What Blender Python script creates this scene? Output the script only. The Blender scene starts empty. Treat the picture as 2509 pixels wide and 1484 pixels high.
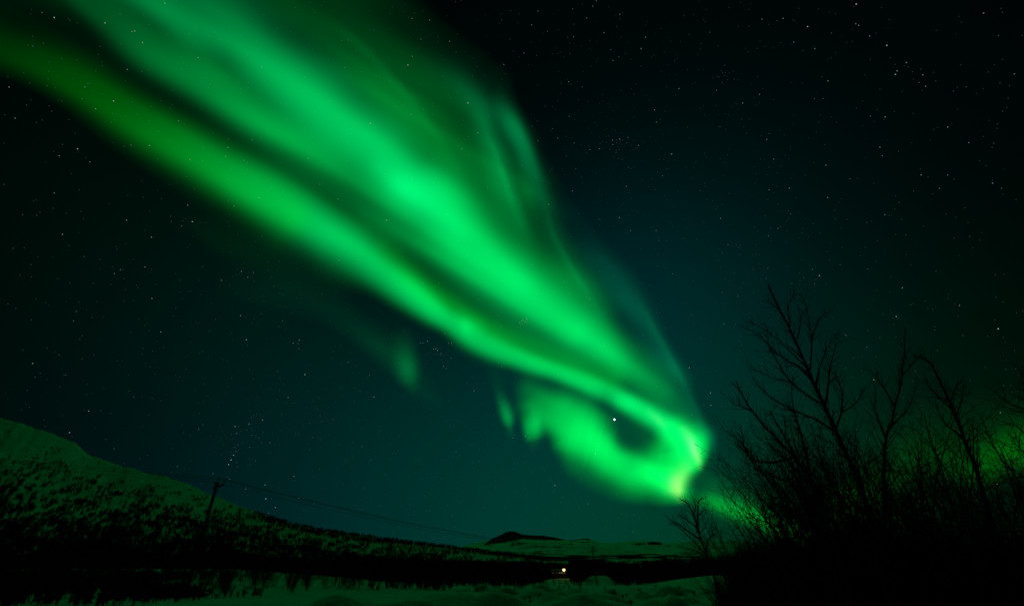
import bpy, math, random
import numpy as np
from mathutils import Vector
R = math.radians
C = bpy.context.scene.collection
SC = bpy.context.scene
rng = np.random.default_rng(11); random.seed(11)

# ------------------------------------------------------------------ camera
EYE = np.array([0.0, 0.0, 1.7])
cam = bpy.data.objects.new("camera", bpy.data.cameras.new("camera")); C.objects.link(cam); SC.camera = cam
cam.location = EYE; cam.rotation_euler = (R(90+33.7), 0, 0)
cam.data.sensor_width = 36.0; cam.data.lens = 975/2508*36.0
cam.data.clip_start = .05; cam.data.clip_end = 2.0e6
SC.view_settings.view_transform = 'Standard'; SC.view_settings.look = 'None'
SC.view_settings.exposure = 0.0; SC.view_settings.gamma = 1.0
SC.cycles.transparent_max_bounces = 16; SC.cycles.max_bounces = 4; SC.cycles.diffuse_bounces = 2
SC.cycles.use_denoising = True
SC.cycles.sample_clamp_direct = 0.0; SC.cycles.sample_clamp_indirect = 1.0

# ---- BEGIN SKYFIELD
# The night sky as a chart: gnomonic chart coordinates (2508 units wide, 975 units per radian at the chart's middle)
# around a fixed direction of the world (due north, 33.7 degrees above the horizon).
CW, CH, CF, CPITCH = 2508.0, 1484.0, 975.0, math.radians(33.7)
def chart_dir(u, v):
    a = (np.asarray(u, float)-CW/2)/CF; b = (CH/2-np.asarray(v, float))/CF
    s, c = math.sin(CPITCH), math.cos(CPITCH)
    d = np.stack([a+0*b, c-b*s, s+b*c], -1)
    return d/np.linalg.norm(d, axis=-1, keepdims=True)
def s2l(c):
    c = np.asarray(c, float)
    return np.where(c <= 0.04045, c/12.92, ((np.maximum(c,0)+0.055)/1.055)**2.4)
# every ray of light: (blue share, softness, [(u, v, green level, half width above, half width below), ...])
BAND = [
 # upper broad band
 (.46, 2.2, [(250,-75,70,130,60),(380,0,104,135,42),(480,52,121,110,55),(576,100,140,95,52),(644,150,156,92,60),(746,232,175,86,78),(830,305,182,80,85),(920,372,191,80,85),(994,450,209,80,90),(1079,500,212,80,92),(1171,610,201,72,92),(1259,684,206,64,85),(1382,776,193,62,82),(1453,836,192,52,62),(1495,872,184,40,38),(1550,912,130,32,32),(1620,960,84,36,30)]),
 (.55, 2.0, [(940,415,90,40,40),(990,456,150,52,46),(1060,500,120,60,50),(1120,560,80,40,40)]),
 (.44, 2.0, [(1200,630,60,30,40),(1275,690,110,30,45),(1330,735,60,30,40)]),
 (.40, 2.4, [(150,-50,55,60,30),(260,40,75,52,44),(373,140,100,58,52),(508,225,125,60,48),(644,312,150,60,48),(740,372,155,58,52),(860,462,140,60,46),(960,538,130,60,46),(1080,615,130,60,40),(1250,715,120,60,40),(1400,815,120,50,40)]),
 (.30, 1.8, [(-150,-40,22,170,150),(150,60,24,190,150),(400,220,34,190,150),(700,400,46,190,150),(950,600,56,170,150),(1200,780,60,130,130),(1450,920,60,90,110),(1650,1100,50,70,90)]),
 (.60, 1.8, [(560,720,18,50,60),(760,740,28,60,70),(900,810,28,60,70),(1000,880,22,60,60),(1080,940,22,50,50)]),
 # veil above the band
 (.34, 2.6, [(560,-90,40,120,60),(760,20,55,150,80),(900,130,85,125,90),(1000,235,105,105,100),(1080,330,120,88,100),(1150,440,128,86,100),(1210,540,128,86,100),(1290,640,118,80,90),(1380,720,120,68,80),(1460,800,118,52,80),(1530,880,112,52,70),(1600,960,110,62,50),(1660,1040,90,62,40)]),
 (.50, 2.0, [(980,60,12,40,50),(1060,145,42,42,50),(1123,205,66,42,46),(1165,262,78,34,42),(1190,330,92,30,40),(1210,395,98,34,40),(1228,460,104,36,40),(1250,540,80,40,40),(1290,620,60,40,40)]),
 (.52, 2.2, [(1195,225,26,40,40),(1235,272,69,26,34),(1262,312,93,20,32),(1288,362,84,17,30),(1304,410,63,18,34),(1318,475,55,26,40),(1340,540,53,34,44),(1375,610,58,36,44),(1425,690,62,40,50),(1470,760,66,40,50)]),
 (.50, 2.2, [(1225,430,30,16,20),(1258,485,70,16,26),(1280,545,72,15,22),(1300,590,40,15,22)]),
 (.34, 2.0, [(1276,440,40,22,30),(1290,480,60,22,30),(1302,520,40,22,30)]),
 (.72, 2.2, [(1400,540,18,40,40),(1453,625,46,50,40),(1515,700,54,42,46),(1565,770,60,34,46),(1605,830,64,30,50),(1650,910,78,28,56),(1690,985,84,24,56),(1718,1050,80,20,50),(1745,1100,50,18,36),(1762,1140,20,16,26)]),
 (.50, 2.2, [(1500,830,30,24,30),(1540,890,70,30,40),(1600,950,90,44,40),(1660,1020,90,46,40)]),
 # fine wisps in the veil
 (.45, 2.0, [(1180,300,20,10,12),(1215,380,66,10,13),(1240,450,74,10,13),(1262,520,56,10,13),(1290,590,20,10,12)]),
 (.50, 2.0, [(1330,470,10,9,11),(1350,560,50,9,13),(1390,640,64,10,14),(1440,720,60,10,14),(1490,800,30,9,13)]),
 (.55, 2.0, [(1560,720,16,8,14),(1600,800,50,8,16),(1650,890,58,8,16),(1700,990,44,8,14),(1730,1060,14,7,12)]),
 (.40, 2.0, [(780,20,16,14,18),(900,130,56,14,18),(1000,240,60,14,18),(1075,340,50,14,18),(1130,440,30,14,18)]),
 # lower band
 (.02, 2.4, [(-140,65,31,73,69),(0,125,47,68,46),(102,158,64,61,51),(203,215,78,61,51),(305,285,91,63,53),(420,360,101,66,57),(560,455,103,68,57),(700,540,103,61,57)]),
 (.45, 2.4, [(250,250,30,55,49),(407,350,90,60,52),(508,412,124,60,56),(600,472,156,65,52),(700,535,178,67,58),(784,590,188,67,56),(854,634,184,65,56),(925,678,190,52,46),(995,722,204,46,42),(1059,762,210,34,36),(1101,789,196,30,30),(1147,818,200,38,34),(1189,843,196,32,32),(1277,882,198,28,28),(1382,918,202,28,26),(1453,946,212,28,28),(1519,977,236,28,26),(1570,1001,238,27,30),(1617,1030,242,30,30),(1655,1058,230,30,40),(1680,1090,225,40,40)]),
 (.30, 2.2, [(950,640,30,24,30),(1010,700,60,26,30),(1060,750,40,24,30)]),
 (.50, 2.0, [(1128,770,60,22,18),(1140,800,120,20,18),(1153,826,60,20,18)]),
 (.22, 2.2, [(940,620,60,34,40),(1020,690,110,34,40),(1120,758,120,34,40),(1200,808,120,34,40),(1300,850,118,34,40),(1400,890,125,34,40),(1500,925,130,34,40)]),
 # the fold
 (.38, 2.8, [(1290,975,100,44,40),(1332,1000,145,56,42),(1380,1020,172,62,50),(1420,1050,205,66,58),(1455,1086,222,58,64),(1500,1122,222,34,58),(1560,1152,220,42,48),(1617,1178,226,48,42),(1660,1195,215,40,34)]),
 (.38, 2.4, [(1390,1000,60,40,34),(1430,1050,120,44,36),(1475,1096,150,38,32),(1540,1135,150,36,30),(1610,1165,150,36,28)]),
 (.40, 2.4, [(1240,930,60,26,22),(1290,940,80,26,34),(1360,965,84,26,34),(1430,995,80,26,30)]),
 (.40, 2.8, [(1290,1005,110,34,30),(1298,1040,175,30,24),(1304,1068,130,26,22),(1308,1084,60,22,20)]),
 (.46, 2.2, [(1210,925,50,22,22),(1226,970,96,20,19),(1240,1008,144,19,18),(1247,1030,150,17,16),(1251,1052,84,13,13),(1254,1078,34,12,12)]),
 (.46, 2.2, [(1215,1060,10,14,14),(1222,1110,14,14,14),(1226,1150,6,12,14)]),
 (.34, 2.4, [(1372,1100,100,24,28),(1400,1138,112,26,30),(1450,1170,112,28,32),(1515,1200,120,28,30),(1600,1222,130,26,22),(1660,1224,120,24,14)]),
 (.36, 2.6, [(1660,1050,190,34,44),(1690,1085,215,34,60),(1694,1120,215,30,64),(1676,1150,215,30,60),(1650,1180,215,30,46)]),
 (.36, 2.4, [(1640,1085,150,40,40),(1630,1120,190,50,50),(1615,1150,190,50,50)]),
 (.36, 2.2, [(1700,1050,120,26,30),(1722,1082,130,16,30),(1724,1110,120,12,30),(1714,1138,120,10,30)]),
 # tail running down behind the bushes
 (.30, 2.2, [(1670,1205,130,24,18),(1710,1222,120,22,20),(1744,1228,140,24,22),(1791,1246,158,28,22),(1839,1262,165,28,22),(1887,1283,170,28,22),(1946,1305,130,24,22),(1990,1328,130,22,20),(2040,1345,90,24,22)]),
 (.42, 2.0, [(1690,1195,90,44,22),(1760,1210,100,50,30),(1850,1245,70,50,30)]),
 (.45, 2.0, [(1700,1185,50,36,36),(1790,1215,50,44,36),(1880,1250,50,44,40)]),
]
LOW = [
 (.06, 2.0, [(2420,1105,30,50,36),(2490,1085,46,56,40),(2580,1065,46,60,50)]),
 (.10, 2.2, [(2010,1300,64,58,46),(2085,1236,96,58,51),(2130,1200,74,52,46),(2180,1175,61,46,46),(2240,1125,53,52,51),(2310,1135,57,64,51),(2392,1140,77,58,53),(2473,1112,86,55,51),(2560,1090,83,58,57)]),
 (.25, 1.8, [(2090,1150,24,100,80),(2200,1090,34,100,90),(2320,1070,36,100,90),(2440,1060,36,100,100),(2600,1050,32,100,100)]),
 (.04, 2.0, [(2150,1290,70,40,40),(2240,1260,50,60,60)]),
]
PATCH = [
 (.50, 2.2, [(984,790,16,34,38),(990,850,62,30,34),(997,896,96,28,32),(1004,926,84,26,28),(1011,946,52,20,22)]),
]
HOT = [  # where the light is so strong it turns whitish: adds red and blue
 (.55, 2.0, [(1676,1052,40,11,11),(1693,1080,100,10,12),(1703,1106,124,9,12),(1710,1126,104,8,10),(1714,1142,44,7,8)]),
 (.45, 2.0, [(1690,1130,36,14,16),(1676,1156,84,16,19),(1659,1184,146,19,20),(1662,1204,140,14,17),(1667,1218,60,10,11)]),
 (.7, 2.0, [(1590,1008,20,8,8),(1612,1028,48,9,9),(1628,1044,24,8,8)]),
]
def _spline(P, n=10):
    P = np.array(P, float); Q = np.vstack([2*P[0]-P[1], P, 2*P[-1]-P[-2]]); out = []
    for i in range(1, len(Q)-2):
        for t in np.linspace(0, 1, n, endpoint=False):
            out.append(.5*(2*Q[i]+(Q[i+1]-Q[i-1])*t+(2*Q[i-1]-5*Q[i]+4*Q[i+1]-Q[i+2])*t*t+(3*Q[i]-Q[i-1]-3*Q[i+1]+Q[i+2])*t**3))
    out.append(P[-1]); return np.array(out)
def stroke(u, v, P, soft):
    """brightness of one ray of light at chart points (flat arrays)"""
    S = _spline(P, 6); out = np.zeros(u.shape); pad = 3.2*max(max(p[3], p[4]) for p in P)
    near = (u > S[:, 0].min()-pad) & (u < S[:, 0].max()+pad) & (v > S[:, 1].min()-pad) & (v < S[:, 1].max()+pad)
    if not near.any(): return out
    u, v = u[near], v[near]; best = np.full(u.shape, 1e18); val = np.zeros(u.shape)
    for a, b in zip(S[:-1], S[1:]):
        ex, ey = b[0]-a[0], b[1]-a[1]; L2 = ex*ex+ey*ey+1e-9
        t = np.clip(((u-a[0])*ex+(v-a[1])*ey)/L2, 0, 1)
        dx, dy = u-(a[0]+t*ex), v-(a[1]+t*ey); d2 = dx*dx+dy*dy; d = np.sqrt(d2)
        m = d2 < best; best = np.where(m, d2, best)
        k = .5+.5*np.clip((dx*ey-dy*ex)/math.sqrt(L2)/(d+1e-6), -1, 1)      # 1: above / right of the ray
        w = (b[4]*t+a[4]*(1-t))*(1-k)+(b[3]*t+a[3]*(1-t))*k
        g = a[2]*(1-t)+b[2]*t
        val = np.where(m, np.maximum(g, 0)*np.exp(-.693*(d/np.maximum(w, 3))**soft), val)
    out[near] = val; return out
def light(u, v, rays):
    q = np.zeros(u.shape); bq = np.zeros(u.shape)
    for b, soft, P in rays:
        s = stroke(u, v, P, soft); q += s**2.2; bq += b*s**2.2
    return q**(1/2.2), bq/np.maximum(q, 1e-9)
TRIM = [(1240,330,30),(1255,370,64),(1265,410,53),(1268,345,-23),(1228,300,4),(1215,270,12),(300,170,3),(300,250,-6),(300,280,-4),(300,320,-3),(500,290,11),(500,320,13),(500,350,3),(500,390,-8),(500,425,3),(500,450,-29),(500,480,-7),(700,390,-53),(700,425,55),(700,460,28),(700,500,-20),(700,540,-13),(700,575,-39),(700,600,-6),(900,510,-62),(900,550,67),(900,590,88),(900,625,-11),(900,665,-24),(900,700,-19),(100,110,-8),(100,150,-4),(100,185,3),(100,240,-7),(1000,30,-4),(1100,80,3),(1150,130,9),(1200,180,6),(1000,100,11),(1220,250,-8),(380,30,23),(576,102,7),(746,237,9),(920,339,17),(994,458,-13),(1079,488,-5),(1030,492,4),(1090,534,6),(1259,679,-8),(1294,703,-14),(1382,774,-13),(1453,830,4),(1495,872,31),(1541,904,-38),(373,152,18),(644,305,25),(729,356,4),(407,102,-13),(576,220,-14),(678,85,-27),(830,170,3),(886,203,27),(1021,305,14),(1123,440,-23),(953,170,-17),(1055,237,-9),(988,135,-10),(1123,288,-11),(1157,339,-36),(1123,203,2),(1259,305,13),(1292,366,-10),(1310,407,-23),(1327,475,-13),(1184,322,-19),(1208,390,-32),(1225,458,-44),(1276,475,49),(1172,475,46),(1224,510,-45),(1277,580,-36),(1235,485,-21),(1312,492,24),(1330,563,48),(1365,563,-32),(1453,703,37),(1509,760,-9),(1505,810,-34),(1453,633,7),(1523,668,8),(1576,739,6),(1665,920,-15),(1585,912,9),(1712,928,52),(203,203,3),(305,281,2),(407,339,-4),(508,407,3),(576,447,4),(644,485,7),(784,573,25),(854,615,-7),(925,661,18),(995,717,17),(1059,763,19),(1101,791,-10),(1147,805,-8),(1189,840,-3),(1382,921,-7),(1453,950,-10),(1570,1001,20),(1617,1030,5),(1665,1049,-55),(169,68,-11),(271,146,-8),(407,230,7),(746,430,-17),(907,573,-80),(1030,661,-12),(1083,696,-6),(1207,763,-4),(1312,837,-39),(1418,879,-31),(1523,925,-7),(1171,774,-8),(1242,809,34),(1382,885,37),(1221,960,-40),(1246,1027,4),(1300,1046,-27),(1338,1065,30),(1338,1080,10),(1316,944,4),(1332,992,-4),(1395,1008,33),(1427,1046,20),(1459,1103,-21),(1379,1100,25),(1427,1150,-52),(1475,1175,34),(1522,1207,-10),(1585,1223,-18),(1427,1071,14),(1490,1122,-9),(1554,1153,50),(1617,1179,-75),(1617,1103,64),(1506,1039,-13),(1554,1103,80),(1500,1075,-124),(1560,1050,-6),(1250,960,23),(1440,985,12),(1380,965,-28),(1694,1198,-88),(1744,1223,63),(1791,1245,-4),(1839,1258,-6),(1887,1280,15),(1946,1301,12),(1732,1261,59),(1750,1190,-41),(1850,1225,-5),(995,897,84),(1010,945,53),(1050,930,-82),(900,800,-9),(920,900,-43),(380,0,6),(250,20,-10),(136,20,-8),(600,30,37),(700,20,11),(850,60,-7),(950,60,-20),(1050,120,-26),(1100,150,6),(500,575,9),(600,600,10),(700,650,11),(560,660,6),(150,10,28),(200,10,7),(250,60,-26),(300,60,15),(300,100,4),(340,110,-3),(450,60,-23),(400,60,20),(480,120,21),(430,120,2),(480,150,-7),(520,170,11),(460,90,3),(560,190,39),(600,240,-10),(250,140,18),(325,175,-19),(450,240,-33),(550,310,-15),(550,25,-7),(650,50,-20),(750,75,8),(1000,225,7),(1426,659,-6),(1467,725,-6),(1503,760,-27),(1544,689,9),(1604,778,16),(1634,867,-48),(1681,956,-33),(1556,802,41),(1574,855,49),(1485,670,-15),(1650,800,-15),(1420,560,-8),(700,600,-6),(850,670,-23),(1000,760,-42)]   # small corrections of the band's brightness (u, v, change), spread along the band
def trim(u, v):
    o = np.zeros(u.shape)
    for a, b, g in TRIM:
        x, y = u-a, v-b
        o += g*np.exp(-.5*(((.857*x+.515*y)/105)**2+((.857*y-.515*x)/30)**2))
    for a, b, g in TRIM_FOLD: o += g*np.exp(-.5*((u-a)**2+(v-b)**2)/24**2)
    return o
TRIM_FOLD = [(1559,1100,49),(1580,1113,-17),(1534,1100,40),(1521,1059,21),(1496,1018,-2),(1488,998,8),(1503,1080,54),(1247,927,-35),(1277,945,-15),(1307,962,-5),(1336,986,-9),(1396,986,15),(1432,1022,10),(1467,998,37),(1485,1034,8),(1455,1046,12),(1497,1063,-16),(1544,1058,-11),(1574,1069,-12),(1598,1075,5),(1622,1075,-19),(1515,986,16),(1485,980,-83),(1544,1022,-9),(1574,1040,8),(1539,1099,-42),(1574,1099,-7),(1598,1111,-6),(1544,1129,-29),(1503,1093,-32),(1574,1129,22),(1360,1063,26),(1336,1048,31),(1325,1072,-23),(1348,1087,-9),(1384,1093,49),(1396,1129,-16),(1366,1110,-46),(1432,1105,-3),(1443,1153,-30),(1485,1153,12),(1485,1188,-24),(1544,1182,34),(1539,1206,-15),(1604,1200,15),(1598,1221,-45),(1651,1221,-6),(1663,1105,-45),(1634,1141,-22),(1693,1153,35),(1729,1075,24),(1741,1058,47),(1723,1135,6),(1741,1105,28),(1711,1159,-7),(1693,1182,-43),(1717,1188,11),(1301,1063,5),(1289,1022,29),(1304,1085,7),(1274,1034,-77),(1247,1022,15),(1236,986,6),(1253,1057,12),(1270,985,-25),(1420,960,-10),(1455,980,6),(1350,930,-14)]   # the same for the fold
def streaks(u, v):
    """faint streaks along the rays"""
    x, y = .857*u+.515*v, .857*v-.515*u
    q = u+.22*(v-1100); fold = np.exp(-(np.maximum(np.hypot((u-1450)/260, (v-1090)/150)-.6, 0)/.4)**2)
    ray = np.sin(q*.19+2*np.sin(q*.043))*.5+np.sin(q*.47+1.5*np.sin(q*.11)+v*.006)*.35+np.sin(q*.083)*.5
    return 1+.012*fold*ray+.022*np.sin(y*.115+1.2*np.sin(x*.0021)+2*np.sin(y*.021))*np.sin(x*.0031-y*.012+1)
def aurora_rgb(u, v, rays, hot=None):
    G, b = light(u, v, rays)
    if rays is BAND: G = np.maximum(G+trim(u, v), 0)*streaks(u, v)
    B = G*b; R = np.zeros_like(G)
    if hot:
        h, hb = light(u, v, hot); R = h; B = B+h*hb*.5; G = G+h*.2
    return s2l(np.clip(np.stack([R, G, B], -1), 0, 255)/255)
# faint night-sky glow: soft lobes about fixed directions  (u, v of the axis, sharpness, linear green, linear blue)
LOBES = [(1720,560,9,.00130,.00110),(720,830,9,.00300,.00120),(560,640,14,.00130,.00030),(1254,742,1,.00110,.00120),(1254,1420,14,0.02350,0.01380),(1750,1350,14,0.02564,0.00089),(750,1350,14,0.00523,0.00972),(1000,1050,14,0.00697,0.00422),(600,750,20,0.00118,0.00139),(1600,750,20,0.00926,0.00830),(2400,1000,25,0.00142,0.00000),(1500,1000,14,0.00820,0.01780)]
def sky_rgb(u, v):
    d = chart_dir(u, v); out = np.zeros(u.shape+(3,))
    for lu, lv, k, g, b in LOBES:
        e = np.exp(k*(d@chart_dir(lu, lv)-1)); out[...,1] += g*e; out[...,2] += b*e
    return out
# ---- END SKYFIELD

# ------------------------------------------------------------------ world: the faint glow of the night sky
world = bpy.data.worlds.new("World"); SC.world = world; world.use_nodes = True
nt = world.node_tree; nt.nodes.clear()
def N(t, typ, **kw):
    n = t.nodes.new(typ)
    for k, v in kw.items(): setattr(n, k, v)
    return n
geo = N(nt, 'ShaderNodeTexCoord')
nrm = N(nt, 'ShaderNodeVectorMath', operation='NORMALIZE'); nt.links.new(geo.outputs['Generated'], nrm.inputs[0])
total = None
for lu, lv, k, g, b in LOBES:
    ax = chart_dir(lu, lv)
    dt = N(nt, 'ShaderNodeVectorMath', operation='DOT_PRODUCT'); nt.links.new(nrm.outputs[0], dt.inputs[0]); dt.inputs[1].default_value = ax
    m = N(nt, 'ShaderNodeMath', operation='MULTIPLY_ADD'); nt.links.new(dt.outputs['Value'], m.inputs[0]); m.inputs[1].default_value = k; m.inputs[2].default_value = -k
    e = N(nt, 'ShaderNodeMath', operation='EXPONENT'); nt.links.new(m.outputs[0], e.inputs[0])
    sc = N(nt, 'ShaderNodeVectorMath', operation='SCALE'); sc.inputs[0].default_value = (0, g, b); nt.links.new(e.outputs[0], sc.inputs['Scale'])
    if total is None: total = sc.outputs[0]
    else:
        ad = N(nt, 'ShaderNodeVectorMath', operation='ADD'); nt.links.new(total, ad.inputs[0]); nt.links.new(sc.outputs[0], ad.inputs[1]); total = ad.outputs[0]
bg = N(nt, 'ShaderNodeBackground'); nt.links.new(total, bg.inputs['Color']); bg.inputs['Strength'].default_value = 1.0
wo = N(nt, 'ShaderNodeOutputWorld'); nt.links.new(bg.outputs[0], wo.inputs['Surface'])

# ------------------------------------------------------------------ helpers
def at(u, v, Y):
    """the point in the direction of sky-chart position (u, v) that lies Y metres to the north"""
    d = chart_dir(u, v)
    return EYE + d*(np.asarray(Y, float)/d[..., 1])[..., None]
def chart_of(p):
    q = np.asarray(p, float)-EYE; s, c = math.sin(CPITCH), math.cos(CPITCH)
    f = q[..., 1]*c+q[..., 2]*s; w = -q[..., 1]*s+q[..., 2]*c
    return CW/2+CF*q[..., 0]/f, CH/2-CF*w/f
def tag(o, label=None, cat=None, group=None, kind=None):
    if label: o['label'] = label
    if cat: o['category'] = cat
    if group: o['group'] = group
    if kind: o['kind'] = kind
    return o
def empty(name, loc=(0, 0, 0), rz=0):
    o = bpy.data.objects.new(name, None); o.location = loc; o.rotation_euler = (0, 0, rz); C.objects.link(o); return o
def raw_mesh(name, V, F, n, smooth=True):
    """V: (k,3); F: (m,n) faces of n corners each"""
    V = np.asarray(V, np.float32); F = np.asarray(F, np.int32); me = bpy.data.meshes.new(name)
    me.vertices.add(len(V)); me.vertices.foreach_set('co', V.ravel())
    me.loops.add(F.size); me.loops.foreach_set('vertex_index', F.ravel())
    me.polygons.add(len(F)); me.polygons.foreach_set('loop_start', np.arange(len(F), dtype=np.int32)*n)
    me.polygons.foreach_set('use_smooth', np.full(len(F), smooth)); me.update(calc_edges=True); me.validate(); return me
def link(name, me, mat, parent=None, loc=(0, 0, 0)):
    o = bpy.data.objects.new(name, me); C.objects.link(o); o.location = loc
    if mat: 
        me.materials.clear(); me.materials.append(mat)
    if parent: o.parent = parent
    return o
class MB:
    """collects tubes, boxes and lathes; builds ONE mesh"""
    def __init__(s): s.V = []; s.F = []; s.n = 0
    def add(s, V, F):
        s.V.append(np.asarray(V, float)); s.F.append(np.asarray(F, int)+s.n); s.n += len(V)
    def tube(s, P, r, k=6, cap=False):
        P = np.asarray(P, float); n = len(P); r = np.broadcast_to(np.asarray(r, float), (n,))
        T = np.gradient(P, axis=0); T /= np.linalg.norm(T, axis=1, keepdims=True)+1e-9
        ref = np.array([.31, .52, .79]) if abs(T[0] @ np.array([.31, .52, .79])) < .9 else np.array([.9, -.3, .1])
        A = np.cross(T, ref); A /= np.linalg.norm(A, axis=1, keepdims=True)+1e-9; B = np.cross(T, A)
        a = np.arange(k)*2*np.pi/k
        V = P[:, None]+r[:, None, None]*(np.cos(a)[None, :, None]*A[:, None]+np.sin(a)[None, :, None]*B[:, None])
        i = np.arange(n-1)[:, None]*k; j = np.arange(k)[None]; j2 = (j+1) % k
        F = np.stack([i+j, i+j2, i+k+j2, i+k+j], -1).reshape(-1, 4)
        V = V.reshape(-1, 3)
        if cap:
            V = np.vstack([V, P[:1], P[-1:]]); c0, c1 = n*k, n*k+1
            jj = np.arange(k)
            F = np.vstack([F, np.stack([np.full(k, c0), (jj+1) % k, jj, jj], -1), np.stack([np.full(k, c1), (n-1)*k+jj, (n-1)*k+(jj+1) % k, (n-1)*k+(jj+1) % k], -1)])
        s.add(V, F)
    def box(s, c, d, ax=None):
        c = np.asarray(c, float); h = np.asarray(d, float)/2; ax = np.eye(3) if ax is None else np.asarray(ax, float)
        q = np.array([[x, y, z] for x in (-1, 1) for y in (-1, 1) for z in (-1, 1)])*h
        s.add(c+q@ax, [[0, 1, 3, 2], [4, 6, 7, 5], [0, 4, 5, 1], [2, 3, 7, 6], [0, 2, 6, 4], [1, 5, 7, 3]])
    def lathe(s, c, prof, k=12):
        s.tube([(c[0], c[1], c[2]+z) for r, z in prof], [r for r, z in prof], k)
    def mesh(s, name, smooth=True):
        V = np.vstack(s.V); F = np.vstack(s.F); me = bpy.data.meshes.new(name)
        me.from_pydata(V.tolist(), [], [list(dict.fromkeys(f)) for f in F.tolist()]); 
        me.polygons.foreach_set('use_smooth', np.full(len(me.polygons), smooth)); me.update(); return me
    def build(s, name, mat, parent=None, smooth=True):
        return link(name, s.mesh(name, smooth), mat, parent)
def copy_tree(o, parent=None):
    c = o.copy(); C.objects.link(c)
    if parent: c.parent = parent
    for ch in list(o.children): copy_tree(ch, c)
    return c
def vnoise(x, y, seed=0):
    """smooth value noise on arrays"""
    xi, yi = np.floor(x).astype(int), np.floor(y).astype(int); fx, fy = x-xi, y-yi
    fx, fy = fx*fx*(3-2*fx), fy*fy*(3-2*fy)
    def h(a, b):
        n = (a*374761393+b*668265263+seed*974711) & 0x7fffffff; n = ((n ^ (n >> 13))*1274126177) & 0x7fffffff
        return ((n ^ (n >> 16)) & 0xffff)/65535.0
    return (h(xi, yi)*(1-fx)+h(xi+1, yi)*fx)*(1-fy)+(h(xi, yi+1)*(1-fx)+h(xi+1, yi+1)*fx)*fy
def fbm(x, y, seed=0, o=4):
    return sum(vnoise(x*2**i, y*2**i, seed+i)*.5**(i+1) for i in range(o))

# ------------------------------------------------------------------ materials
def principled(name, col, rough=.8, spec=.2, noise=None, bump=None):
    m = bpy.data.materials.new(name); m.use_nodes = True; t = m.node_tree; b = t.nodes['Principled BSDF']
    b.inputs['Base Color'].default_value = (*col, 1); b.inputs['Roughness'].default_value = rough; b.inputs['Specular IOR Level'].default_value = spec
    tc = N(t, 'ShaderNodeTexCoord')
    if noise:
        sc, amt = noise; nz = N(t, 'ShaderNodeTexNoise'); nz.inputs['Scale'].default_value = sc; nz.inputs['Detail'].default_value = 5
        t.links.new(tc.outputs['Object'], nz.inputs['Vector'])
        mx = N(t, 'ShaderNodeMix', data_type='RGBA'); mx.inputs[6].default_value = (*[c*(1-amt) for c in col], 1); mx.inputs[7].default_value = (*[min(1, c*(1+amt)) for c in col], 1)
        t.links.new(nz.outputs['Fac'], mx.inputs[0]); t.links.new(mx.outputs[2], b.inputs['Base Color'])
    if bump:
        for sc, st, dist in bump:
            nz = N(t, 'ShaderNodeTexNoise'); nz.inputs['Scale'].default_value = sc; nz.inputs['Detail'].default_value = 6
            t.links.new(tc.outputs['Object'], nz.inputs['Vector'])
            bp = N(t, 'ShaderNodeBump'); bp.inputs['Strength'].default_value = st; bp.inputs['Distance'].default_value = dist
            t.links.new(nz.outputs['Fac'], bp.inputs['Height'])
            prev = b.inputs['Normal'].links
            if prev: t.links.new(prev[0].from_socket, bp.inputs['Normal'])
            t.links.new(bp.outputs[0], b.inputs['Normal'])
    return m
def emission(name, col, strength):
    m = bpy.data.materials.new(name); m.use_nodes = True; t = m.node_tree; t.nodes.clear()
    e = N(t, 'ShaderNodeEmission'); e.inputs[0].default_value = (*col, 1); e.inputs[1].default_value = strength
    o = N(t, 'ShaderNodeOutputMaterial'); t.links.new(e.outputs[0], o.inputs[0]); return m
def attr_emission(name, add, strength=1.0):
    m = bpy.data.materials.new(name); m.use_nodes = True; t = m.node_tree; t.nodes.clear()
    a = N(t, 'ShaderNodeAttribute'); a.attribute_name = 'glow'
    e = N(t, 'ShaderNodeEmission'); e.inputs[1].default_value = strength; t.links.new(a.outputs['Color'], e.inputs[0]); out = e.outputs[0]
    if add:
        tr = N(t, 'ShaderNodeBsdfTransparent'); ad = N(t, 'ShaderNodeAddShader'); t.links.new(e.outputs[0], ad.inputs[0]); t.links.new(tr.outputs[0], ad.inputs[1]); out = ad.outputs[0]
    o = N(t, 'ShaderNodeOutputMaterial'); t.links.new(out, o.inputs[0]); m.cycles.emission_sampling = 'FRONT_BACK' if name == 'aurora_glow' else 'NONE'; return m
def set_glow(me, col):
    a = me.color_attributes.new('glow', 'FLOAT_COLOR', 'POINT'); a.data.foreach_set('color', np.hstack([col, np.ones((len(col), 1))]).astype(np.float32).ravel())
SNOW = principled('snow', (.74, .78, .68), .8, .08, noise=(.6, .10), bump=[(.7, .6, .35), (4, .5, .10), (19, .3, .03)])
HILLSNOW = principled('hill_snow', (.72, .77, .66), .9, .05, noise=(.02, .12), bump=[(.06, .6, 4.0), (.3, .5, .8)])
BARK = principled('dark_bark', (.030, .024, .020), .9, .1, noise=(30, .4))
BIRCH = principled('birch_bark', (.035, .030, .026), .9, .1, noise=(20, .5))
TWIG = principled('twig', (.022, .016, .013), .9, .05)
WOOD = principled('tarred_wood', (.030, .024, .020), .85, .1, noise=(12, .4))
METAL = principled('dark_metal', (.06, .06, .06), .5, .5)
CERAMIC = principled('brown_ceramic', (.05, .03, .02), .3, .5)

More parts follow.
